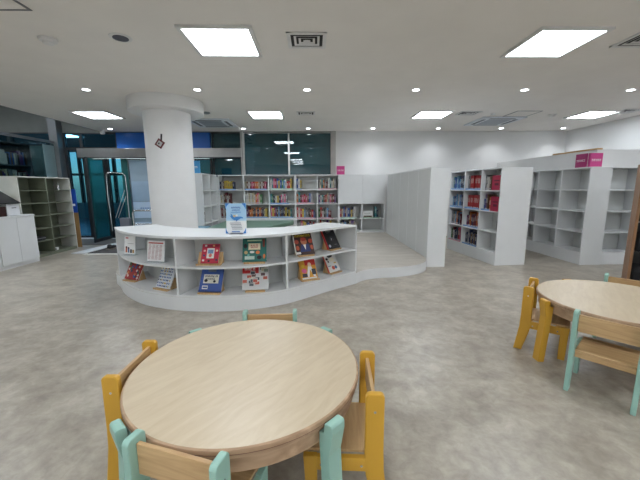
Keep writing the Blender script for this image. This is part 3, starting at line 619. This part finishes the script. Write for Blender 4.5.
def downlight(x, y, label, power=17):
    t = thing('downlight', label, 'ceiling light', (x, y, CEIL), 0, 'round recessed downlights')
    MB().lathe([(.048, -.004), (.062, -.004), (.062, -.001)], FIXW, 24).build('rim', t)
    MB().lathe([(.0475, -.007), (.0475, -.002)], SPOT, 24).build('lens', t)
    if power:
        l = bpy.data.lights.new('downlight_lamp', 'SPOT'); l.energy = power; l.spot_size = math.radians(125); l.spot_blend = .9; l.shadow_soft_size = .045; l.color = (.93, .96, 1)
        o = bpy.data.objects.new('downlight_lamp', l); COL.objects.link(o); o.parent = t; o.location = (0, 0, -.02)
NX = ['leftmost', 'second from left', 'third from left', 'fourth from left', 'fifth from left', 'rightmost']
for i, x in enumerate([-3.32, -1.70, -.08, 1.55, 3.20, 4.83]): downlight(x, 5.12, f'round downlight in the nearer row, {NX[i]}')
NX2 = ['leftmost, above the blue fascia', 'directly left of the column', 'first right of the column', 'second right of the column', 'third right of the column', 'fourth right of the column', 'fifth right of the column', 'rightmost']
for i, x in enumerate([-4.95, -3.32, -1.71, -.11, 1.50, 3.13, 4.72, 6.30]): downlight(x, 8.36, f'small round downlight by the back wall, {NX2[i]}', 20)
for x in (-3.32, -.08, 3.2):
    for y in (1.88, -1.36): downlight(x, y, 'added unseen round downlight overhead or behind the camera')  # downlight rows out of view, added for their light
def vent(x, y, w, d, label):
    t = thing('ceiling_vent', label, 'vent', (x, y, CEIL))
    mb = MB()
    for s in (-1, 1):
        mb.box(min(s*w/2, s*(w/2-.035)), max(s*w/2, s*(w/2-.035)), -d/2, d/2, -.012, -.001, FIXW); mb.box(-w/2, w/2, min(s*d/2, s*(d/2-.035)), max(s*d/2, s*(d/2-.035)), -.0125, -.0015, FIXW)
    mb.build('frame', t); B(-w/2+.03, w/2-.03, -d/2+.03, d/2-.03, -.004, -.001, GAP).build('duct', t)
    for k in range(3):
        q = .045*(k+1); 
        mb = MB()
        W2, D2 = w/2-.02-q, d/2-.02-q
        if D2 < .012: break
        z0, z1 = -.012, -.004
        for (a, b, c_, d_) in [((-W2, -D2), (W2, -D2), (W2-.022, -D2+.022), (-W2+.022, -D2+.022)), ((W2, -D2), (W2, D2), (W2-.022, D2-.022), (W2-.022, -D2+.022)), ((W2, D2), (-W2, D2), (-W2+.022, D2-.022), (W2-.022, D2-.022)), ((-W2, D2), (-W2, -D2), (-W2+.022, -D2+.022), (-W2+.022, D2-.022))]:
            mb.add([(*a, z0), (*b, z0), (*c_, z1), (*d_, z1), (*a, z0+.002), (*b, z0+.002), (*c_, z1+.002), (*d_, z1+.002)], [(0, 1, 2, 3), (7, 6, 5, 4), (0, 4, 5, 1), (1, 5, 6, 2), (2, 6, 7, 3), (3, 7, 4, 0)], FIXW)
        mb.build('louvre', t)
vent(-.05, 3.47, .38, .34, 'square louvred air vent nearest the camera, right of the left panel light')
vent(3.29, 3.43, .38, .34, 'dark square air vent cut by the right edge of the photo')
vent(-.13, 6.67, .36, .3, 'small far air vent right of the far middle panel light')
vent(3.08, 6.67, .40, .34, 'small far air vent left of the ceiling hatch')
vent(6.12, 6.5, .36, .36, 'small far air vent beside the right wall')
def cassette(x, y, w, label, cat='air conditioner'):
    t = thing('ceiling_air_conditioner', label, cat, (x, y, CEIL))
    B(-w/2, w/2, -w/2, w/2, -.025, -.001, mat('ac_plastic', rgb(214, 220, 226), .4)).build('panel', t, bevel=.006)
    B(-w*.27, w*.27, -w*.27, w*.27, -.03, -.026, mat('ac_grille', rgb(158, 166, 176), .5)).build('grille', t)
    for k in range(4):
        a = k*PI/2
        B(-w*.3, w*.3, w*.34, w*.41, -.029, -.0255, mat('ac_slot', (.10, .12, .14), .5)).build('air_slot', t, (0, 0, 0), (0, 0, a))
cassette(4.02, 7.45, .92, 'square ceiling air conditioner cassette on the right, below the hatch')
cassette(-2.22, 7.62, .92, 'ceiling air conditioner cassette partly behind the column top')
def hatch(x, y, w, label):
    t = MB()
    for s in (-1, 1):
        t.box(min(s*w/2, s*(w/2-.022)), max(s*w/2, s*(w/2-.022)), -w/2, w/2, -.006, -.001, GREYMETAL); t.box(-w/2, w/2, min(s*w/2, s*(w/2-.022)), max(s*w/2, s*(w/2-.022)), -.0062, -.0012, GREYMETAL)
    t.box(-w/2+.014, w/2-.022, -w/2+.014, w/2-.022, -.004, -.001, CEILM)
    tag(t.build('ceiling_hatch', None, (x, y, CEIL)), label, 'hatch')
hatch(4.20, 6.73, .50, 'thin-framed square access hatch in the ceiling beyond the far vent')
hatch(-2.64, 2.58, .74, 'dark-framed square hatch cut off at the upper left corner')
def disc(name, x, y, prof, m, label, cat): tag(MB().lathe(prof, m, 28).build(name, None, (x, y, CEIL), smooth=True), label, cat)
disc('smoke_detector', -2.56, 3.47, [(.028, -.05), (.045, -.045), (.05, -.03), (.075, -.022), (.082, -.001)], FIXW, 'round white smoke detector near the upper left corner', 'detector')
disc('smoke_detector', 4.86, 6.8, [(.028, -.05), (.045, -.045), (.05, -.03), (.075, -.022), (.082, -.001)], FIXW, 'tiny white smoke detector left of the far right panel light', 'detector')
sp = thing('ceiling_speaker', 'round dark-centred ceiling speaker between smoke detector and panel light', 'speaker', (-1.84, 3.43, CEIL))
MB().lathe([(.072, -.008), (.10, -.006), (.102, -.001)], FIXW, 28).build('rim', sp, smooth=True); MB().lathe([(.07, -.012), (.071, -.002)], mat('speaker_mesh', (.07, .075, .10), .5), 28).build('grille', sp)
disc('ceiling_sprinkler', -2.06, 6.62, [(.06, -.022), (.08, -.012), (.08, 0)], GREYMETAL, 'small dark round plate on the ceiling right of the column top', 'sprinkler')
disc('ceiling_sprinkler', 3.62, 6.75, [(.03, -.022), (.05, -.012), (.05, 0)], FIXW, 'small pale round plate between the far vent and the hatch', 'sprinkler')
cc = thing('security_camera', 'small white security camera on the ceiling above the entrance header', 'camera', (-5.22, 8.5, CEIL))
MB().cyl((0, 0, -.05), (0, 0, -.001), .03, .045, FIXW).build('mount', cc); MB().cyl((.02, -.09, -.09), (-.02, .06, -.07), .035, .035, FIXW).build('housing', cc)

# ------------------------------------------------------------------ tables and chairs
def leg_xf(ang, r, tilt): return ang
def round_table(cx, cy, rot, legm, label, group=None):
    t = thing('round_table', label, 'table', (cx, cy, 0), rot, 'round birch tables'); R = .538
    pr = [(R-.012, .462), (R-.002, .466), (R, .474), (R, .490), (R-.003, .4965), (R-.009, .4995)]
    mb = MB().lathe(pr, PLYEDGE, 96); mb.lathe([(R-.0095, .4992), (R-.010, .5002)], PLYTOP, 96)
    mb.lathe([(R+.0006, .4805), (R+.0006, .4825)], PLYDARKEDGE, 96)
    mb.build('tabletop', t, (0, 0, 0), (0, 0, -rot), smooth=True)
    ap = MB(); n = 96; ro, ri = R-.022, R-.045
    vs = []
    for r, z in ((ro, .395), (ro, .462), (ri, .462), (ri, .395)): vs += [(r*math.cos(2*PI*i/n), r*math.sin(2*PI*i/n), z) for i in range(n)]
    ap.add(vs, [(a*n+i, a*n+(i+1) % n, ((a+1) % 4)*n+(i+1) % n, ((a+1) % 4)*n+i) for a in range(4) for i in range(n)], PLYEDGE)
    ap.build('apron', t, smooth=True)
    for k in range(4):
        a = PI/4+k*PI/2
        # leg profile in local radial coordinates: x outward, y tangential
        prof = [(.518, .39), (.545, .0), (.590, 0), (.566, .36), (.584, .46), (.583, .486), (.576, .493), (.552, .493), (.544, .487), (.541, .45), (.518, .445)]
        mb = MB(); m_ = len(prof); hw = .036
        vs = [(x, -hw, z) for x, z in prof]+[(x, hw, z) for x, z in prof]
        mb.add(vs, [tuple(range(m_)), tuple(reversed(range(m_, 2*m_)))]+[(i, m_+i, m_+(i+1) % m_, (i+1) % m_) for i in range(m_)], legm)
        l = mb.build('leg', t, (0, 0, 0), (0, 0, a), bevel=.003)
    return t
round_table(-.326, 1.478, math.radians(0), TEAL, 'round pale birch table with mint green legs in the foreground')
round_table(2.325, 2.30, math.radians(177-45), YELLOW, 'round pale birch table with yellow legs at the right edge')
def chair(x, y, ang, m, label, grp):
    # local: +y is the direction the sitter faces, origin below the backrest posts
    t = thing('childrens_chair', label, 'chair', (x, y, 0), ang-PI/2, grp)
    rear = [(-.070, 0), (-.012, 0), (.032, .18), (.038, .27), (.037, .531), (.032, .541), (.022, .546), (-.022, .546), (-.032, .541), (-.037, .531), (-.038, .30), (-.042, .20)]
    frontl = [(.232, 0), (.278, 0), (.285, .20), (.290, .262), (.232, .262), (.232, .19)]
    for s in (-1, 1):
        x0, x1 = (.150, .177) if s > 0 else (-.177, -.150)
        MB().prism_x(rear, x0, x1, m).build('leg', t, bevel=.005)
        MB().prism_x(frontl, x0, x1, m).build('leg', t, bevel=.004)
        B(x0+.001, x1-.001, .030, .233, .198, .258, m).build('rail', t, bevel=.003)
        for (yy, zz) in ((.0, .47), (.05, .225), (.215, .225)):
            MB().cyl((s*.1755, yy, zz), (s*.1785, yy, zz), .0055, .0055, CHROME, 12).build('screw', t)
    MB().box(-.149, .149, .0, .288, .262, .276, PLYWARM).box(-.149, .149, .0, .014, .225, .2615, PLYWARM).box(-.149, .149, .272, .287, .225, .2615, PLYWARM).build('seat', t, bevel=.003)
    B(-.1495, .1495, -.006, .010, .405, .520, PLYWARM).build('backrest', t, bevel=.003)
    return t
T1 = (-.326, 1.478); T2 = (2.325, 2.30)
def seat_at(T, px, py, m, label, grp, face=None):
    a = face if face is not None else math.atan2(T[1]-py, T[0]-px)
    return chair(px, py, a, m, label, grp)
G1 = "children's chairs round the foreground table"; G2 = "children's chairs round the right table"
seat_at(T1, .250, 1.325, YELLOW, 'yellow framed wooden chair at the right side of the foreground table', G1, math.radians(176))
seat_at(T1, -.884, 1.477, YELLOW, 'yellow framed wooden chair at the left side of the foreground table', G1, math.radians(-1))
seat_at(T1, -.446, .915, TEAL, 'mint green framed chair with its back to the camera, foreground table', G1, math.radians(72))
seat_at(T1, -.292, 2.05, TEAL, 'mint green framed chair on the far side of the foreground table', G1, math.radians(-89))
seat_at(T2, 1.848, 2.617, YELLOW, 'yellow framed wooden chair at the left of the right table', G2, math.radians(-40))
seat_at(T2, 1.83, 1.86, TEAL, 'mint green framed chair nearest the camera at the right table', G2, math.radians(41))
seat_at(T2, 2.83, 2.74, TEAL, 'mint green framed chair behind the right table, only one post tip showing', G2, math.radians(221))

# ------------------------------------------------------------------ brown bookcase at right edge
bt = thing('brown_bookcase', 'dark-shelved brown veneer bookcase at the right edge behind the table', 'bookcase', (4.146, 4.073, 0), math.radians(-36))
DK = mat('black_shelf', (.012, .012, .013), .4)
B(0, .03, 0, .33, 0, 1.62, BROWNWOOD).build('side_panel', bt); B(.97, 1.0, 0, .33, 0, 1.62, BROWNWOOD).build('side_panel', bt)
B(.03, .97, 0, .33, 1.59, 1.62, BROWNWOOD).build('top_panel', bt); B(.03, .97, .315, .328, 0, 1.59, DK).build('back_panel', bt)
for z in (.05, .47, .85, 1.23): B(.03, .97, .005, .315, z, z+.025, DK).build('shelf', bt)
Mb = Matrix.Translation((4.146, 4.073, 0)) @ Matrix.Rotation(math.radians(-36), 4, 'Z')
for k, (z, nm) in enumerate([(.075, 'bottom'), (.495, 'second')]):
    mb = MB().prism_x([(0, 0), (.22, 0), (.22, .22), (.12, .25), (.03, .21), (0, .14)], 0, .34, mat('black_fabric', (.01, .01, .011), .9))
    o = mb.build('storage_bin', bevel=.02); o.matrix_world = Mb @ Matrix.Translation((.05, .05, z+.001)); tag(o, f'black soft storage bin on the {nm} shelf of the brown bookcase', 'bin', 'black storage bins')
bo = thing('spray_bottle', 'blue plastic bottle with white cap on the brown bookcase shelf', 'bottle', tuple(Mb @ Vector((.12, .07, .876))))
MB().lathe([(.03, 0), (.034, .01), (.034, .16), (.014, .20), (.014, .215)], mat('blue_plastic', rgb(30, 80, 190), .3), 20).build('body', bo, smooth=True)
MB().lathe([(.017, .2155), (.017, .25), (.01, .255)], PAPER, 16).build('cap', bo, smooth=True)
bo2 = tag(MB().lathe([(.028, 0), (.03, .01), (.03, .11), (.02, .13)], PAPER, 20).build('jar', None, tuple(Mb @ Vector((.2, .07, .876))), smooth=True), 'small white jar beside the blue bottle on the brown bookcase', 'jar')

# ------------------------------------------------------------------ left side: steel shelf, cabinet, terminal
stz = [.06, .315, .565, .815, 1.065, 1.315, 1.555]
ss, MSs, xs_, _ = bookcase('steel_bookshelf', 'off-white steel bookshelf with olive interior, twelve nearly empty compartments', (-5.385, 6.10), PI/2, [.65, .65], stz, .36, board=.018, m=SHELFWHITE, mi=OLIVE, cat='bookshelf')
for ch in ss.children:
    if ch.name.startswith(('shelf', 'divider', 'plinth')):
        ch.data.materials[0] = OLIVE
o = MB().lathe([(.02, 0), (.026, .005), (.026, .09), (.01, .11), (.014, .15)], CHROME, 16).build('steel_tumbler', None, tuple(MSs @ Vector((1.10, .12, 1.316))), smooth=True); tag(o, 'small silver bottle in the top right compartment of the steel bookshelf', 'bottle')
pb = MB()
for k in range(4): pb.box(-.14+.01*k, .12+.008*k, -.09, .09, .018*k, .018*k+.015, BLACK if k != 2 else mat('grey_paper', (.3, .3, .32)))
tag(pb.build('paper_pile', None, tuple(MSs @ Vector((.42, .17, .3165))), (0, 0, PI/2)), 'low dark pile of folders in the steel bookshelf, left column', 'folders')
o = MB().box(-.03, .03, -.03, .03, 0, .05, PAPER).box(-.02, .02, -.032, -.03, .01, .03, BLACK).build('small_box', None, tuple(MSs @ Vector((.78, .08, .0615)))); tag(o, 'tiny white and black box in the lowest right compartment of steel bookshelf', 'box')
cb = thing('low_cabinet', 'low white two-door cabinet in front of the steel bookshelf', 'cabinet', (-5.14, 5.33, 0), PI/2)
B(0, .74, .02, .80, 0, .06, WHITE).build('plinth', cb); B(.0, .74, .019, .80, .06, .855, WHITE).build('body', cb); B(-.005, .745, -.005, .81, .856, .885, WHITE).build('top_panel', cb, bevel=.002)
for x in (.008, .372): B(x, x+.36, 0, .018, .07, .85, WHITE).build('door', cb, bevel=.0015)
cb2 = thing('low_cabinet', 'low white cabinet side cut off by the left edge', 'cabinet', (-5.14, 4.55, 0), PI/2)
B(0, .77, .02, .80, 0, .06, WHITE).build('plinth', cb2); B(.0, .77, .019, .80, .06, .855, WHITE).build('body', cb2); B(-.005, .774, -.005, .81, .856, .885, WHITE).build('top_panel', cb2, bevel=.002)
for x in (.008, .387): B(x, x+.375, 0, .018, .07, .85, WHITE).build('door', cb2, bevel=.0015)
tm = thing('checkout_terminal', 'white self-service terminal with tilted black screen on the low cabinet', 'terminal', (-5.14, 5.33, .886), PI/2)
B(.26, .50, .03, .30, 0, .20, mat('white_plastic', (.75, .76, .8), .35)).build('base_unit', tm, bevel=.008)
B(-.20, .24, .02, .30, 0, .17, mat('maroon_plastic', rgb(52, 26, 24), .3)).build('card_reader', tm, bevel=.01)
MB().prism_x([(.0, .222), (.33, .43), (.35, .43), (.35, .40), (.02, .205), (.0, .205)], -.45, .50, BLACK).build('screen', tm, bevel=.004)
B(.35, .43, .026, .03, .13, .14, BLACK).build('slot', tm)
tag(MB().box(0, .03, 0, .55, 0, .72, mat('tan_board', rgb(206, 166, 90), .6)).build('leaning_board', None, (-5.62, 5.36, .886)), 'tan board standing behind the terminal at the left edge', 'board')
sb = thing('standing_board', 'upright board with blue upper half and tan lower half beside steel bookshelf', 'board', (-5.50, 7.50, 0), math.radians(10))
B(0, .12, 0, .02, .80, 1.33, mat('blue_print', rgb(24, 70, 160), .4)).build('blue_sheet', sb); B(0.0, .12, 0, .02, .0, .80, mat('dull_tan_board', rgb(150, 116, 70), .6)).build('tan_panel', sb)
B(.02, .09, -.002, .0, .95, 1.0, PAPER).build('lettering', sb)
# dark bookcase behind the partition
DW = mat('charcoal_case', (.13, .13, .14), .5)
db, MDb, xdb, _ = bookcase('bookcase', 'dark bookcase full of books seen through the left glass partition', (-6.95, 6.60), PI/2, [.88, .9], [.08, .55, 1.0, 1.45, 1.90, 2.38], .3, m=DW, mi=DW)
bkm = MB(); rb = random.Random(3)
for c in (0, 1):
    for z in (1.0, 1.45, 1.90):
        x = xdb[c]+.03
        while x < xdb[c+1]-.16:
            t_ = rb.uniform(.03, .06); bkm.box(x, x+t_-.002, .01, .22, z+.001, z+rb.uniform(.24, .34), MATS['book_'+rb.choice(['white', 'grey', 'dark_red', 'cream', 'brown', 'blue', 'purple', 'black'])]); x += t_
o = bkm.build('distant_books'); o.matrix_world = MDb; tag(o, 'rows of books in the dark bookcase behind the glass partition', 'books'); o['kind'] = 'stuff'

# security gate, mat and clutter by the door
g = thing('security_gate', 'clear book-detection gate with chrome frame beside the entrance', 'gate', (-4.74, 8.10, 0), math.radians(8))
MB().tube([(-.24, 0, .3), (-.26, 0, 1.2), (-.25, 0, 1.66), (-.2, 0, 1.72), (.12, 0, 1.70), (.17, 0, 1.64), (.18, 0, 1.2), (.17, 0, .3)], .014, CHROME).build('frame', g, smooth=True)
MB().tube([(-.14, 0, .62), (.13, 0, 1.3)], .008, CHROME).tube([(-.08, 0, .62), (.15, 0, 1.16)], .008, CHROME).build('antenna', g)
B(-.24, .16, -.004, .004, .3, 1.65, glass('gate_glass', (.75, .9, .92), ior=1.3)).build('pane', g)
B(-.02, .20, -.09, .07, .014, .62, mat('grey_plastic', (.14, .15, .18), .4)).build('pedestal', g, bevel=.015)
tag(MB().prism([(-4.72, 6.74), (-4.02, 6.74), (-4.02, 8.66), (-4.62, 8.66)], .001, .012, mat('charcoal_mat', (.05, .048, .048), .95, bump=.6)).build('door_mat'), 'charcoal entrance mat on the floor right of the pale strip', 'mat')
tag(MB().prism([(-6.2, 7.75), (-4.98, 7.75), (-4.9, 8.66), (-6.3, 8.66)], .001, .010, mat('grey_mat', (.12, .115, .11), .95, bump=.6)).build('door_mat'), 'grey entrance mat left of the pale strip, before the glass doors', 'mat')
tag(MB().prism([(-5.05, 6.72), (-4.76, 6.72), (-4.66, 8.30), (-4.86, 8.30)], .001, .016, mat('white_strip', (.66, .68, .70), .5)).build('floor_strip'), 'pale strip on the floor running towards the glass doors', 'floor strip')
struct('trim_8', B(-4.74, -4.0, 6.60, 6.70, .0005, .010, mat('pale_threshold', (.55, .53, .50), .4)))
sh = [(-4.50, 7.20, 1.3), (-4.28, 7.22, 1.7), (-4.40, 7.56, .5)]
shl = ['black shoe on the entrance mat, left of the pair by the gate', 'black shoe on the entrance mat, right of the pair by the gate', 'black shoe lying behind the pair by the gate']
for (x, y, a), l in zip(sh, shl):
    s = thing('shoe', l, 'shoe', (x, y, .014), a, 'shoes on the entrance mat')
    MB().ball((0, 0, .045), .05, BLACK, 14, 8, (2.4, .9, .8)).ball((-.05, 0, .075), .045, BLACK, 12, 8, (1.3, .8, .8)).build('upper', s, smooth=True)
    MB().box(-.12, .12, -.04, .04, -.001, .012, mat('shoe_sole', (.25, .22, .18), .7)).build('sole', s, bevel=.005)
hr = tag(MB().tube([(-3.95, 7.2, .0), (-3.97, 7.2, .80), (-3.93, 7.2, .86), (-3.2, 7.2, .86), (-3.15, 7.2, .8), (-3.15, 7.2, 0)], .017, CHROME).tube([(-3.96, 7.2, .56), (-3.15, 7.2, .56)], .012, CHROME).build('handrail', smooth=True), 'chrome tube rail standing left of the column behind the counter', 'rail')

# ------------------------------------------------------------------ world, camera
w = bpy.data.worlds.new('world'); sc.world = w; w.use_nodes = True; nt = w.node_tree
bg = nt.nodes['Background']; sky = nt.nodes.new('ShaderNodeTexSky'); sky.sky_type = 'NISHITA'
sky.sun_elevation = math.radians(40); sky.sun_rotation = math.radians(180); sky.sun_disc = False
nt.links.new(sky.outputs['Color'], bg.inputs['Color']); bg.inputs['Strength'].default_value = .2
p, yaw, roll = math.radians(9.3), math.radians(1.15), math.radians(-.29)
cy_, sy_ = math.cos(yaw), math.sin(yaw)
f = Vector((sy_*math.cos(p), cy_*math.cos(p), -math.sin(p))); r = Vector((cy_, -sy_, 0)); u = r.cross(f)
r2 = r*math.cos(roll)+u*math.sin(roll); u2 = -r*math.sin(roll)+u*math.cos(roll)
M = Matrix(((r2.x, u2.x, -f.x, 0), (r2.y, u2.y, -f.y, 0), (r2.z, u2.z, -f.z, 1.35), (0, 0, 0, 1)))
cam = bpy.data.cameras.new('camera'); co = bpy.data.objects.new('camera', cam); COL.objects.link(co); co.matrix_world = M
cam.sensor_width = 36; cam.lens = 324/640*36; cam.clip_start = .05; sc.camera = co
vs = sc.view_settings; vs.view_transform = 'Standard'; vs.look = 'None'; vs.gamma = 1; vs.use_curve_mapping = False; vs.exposure = .26
print('BOOKS', NB[0])
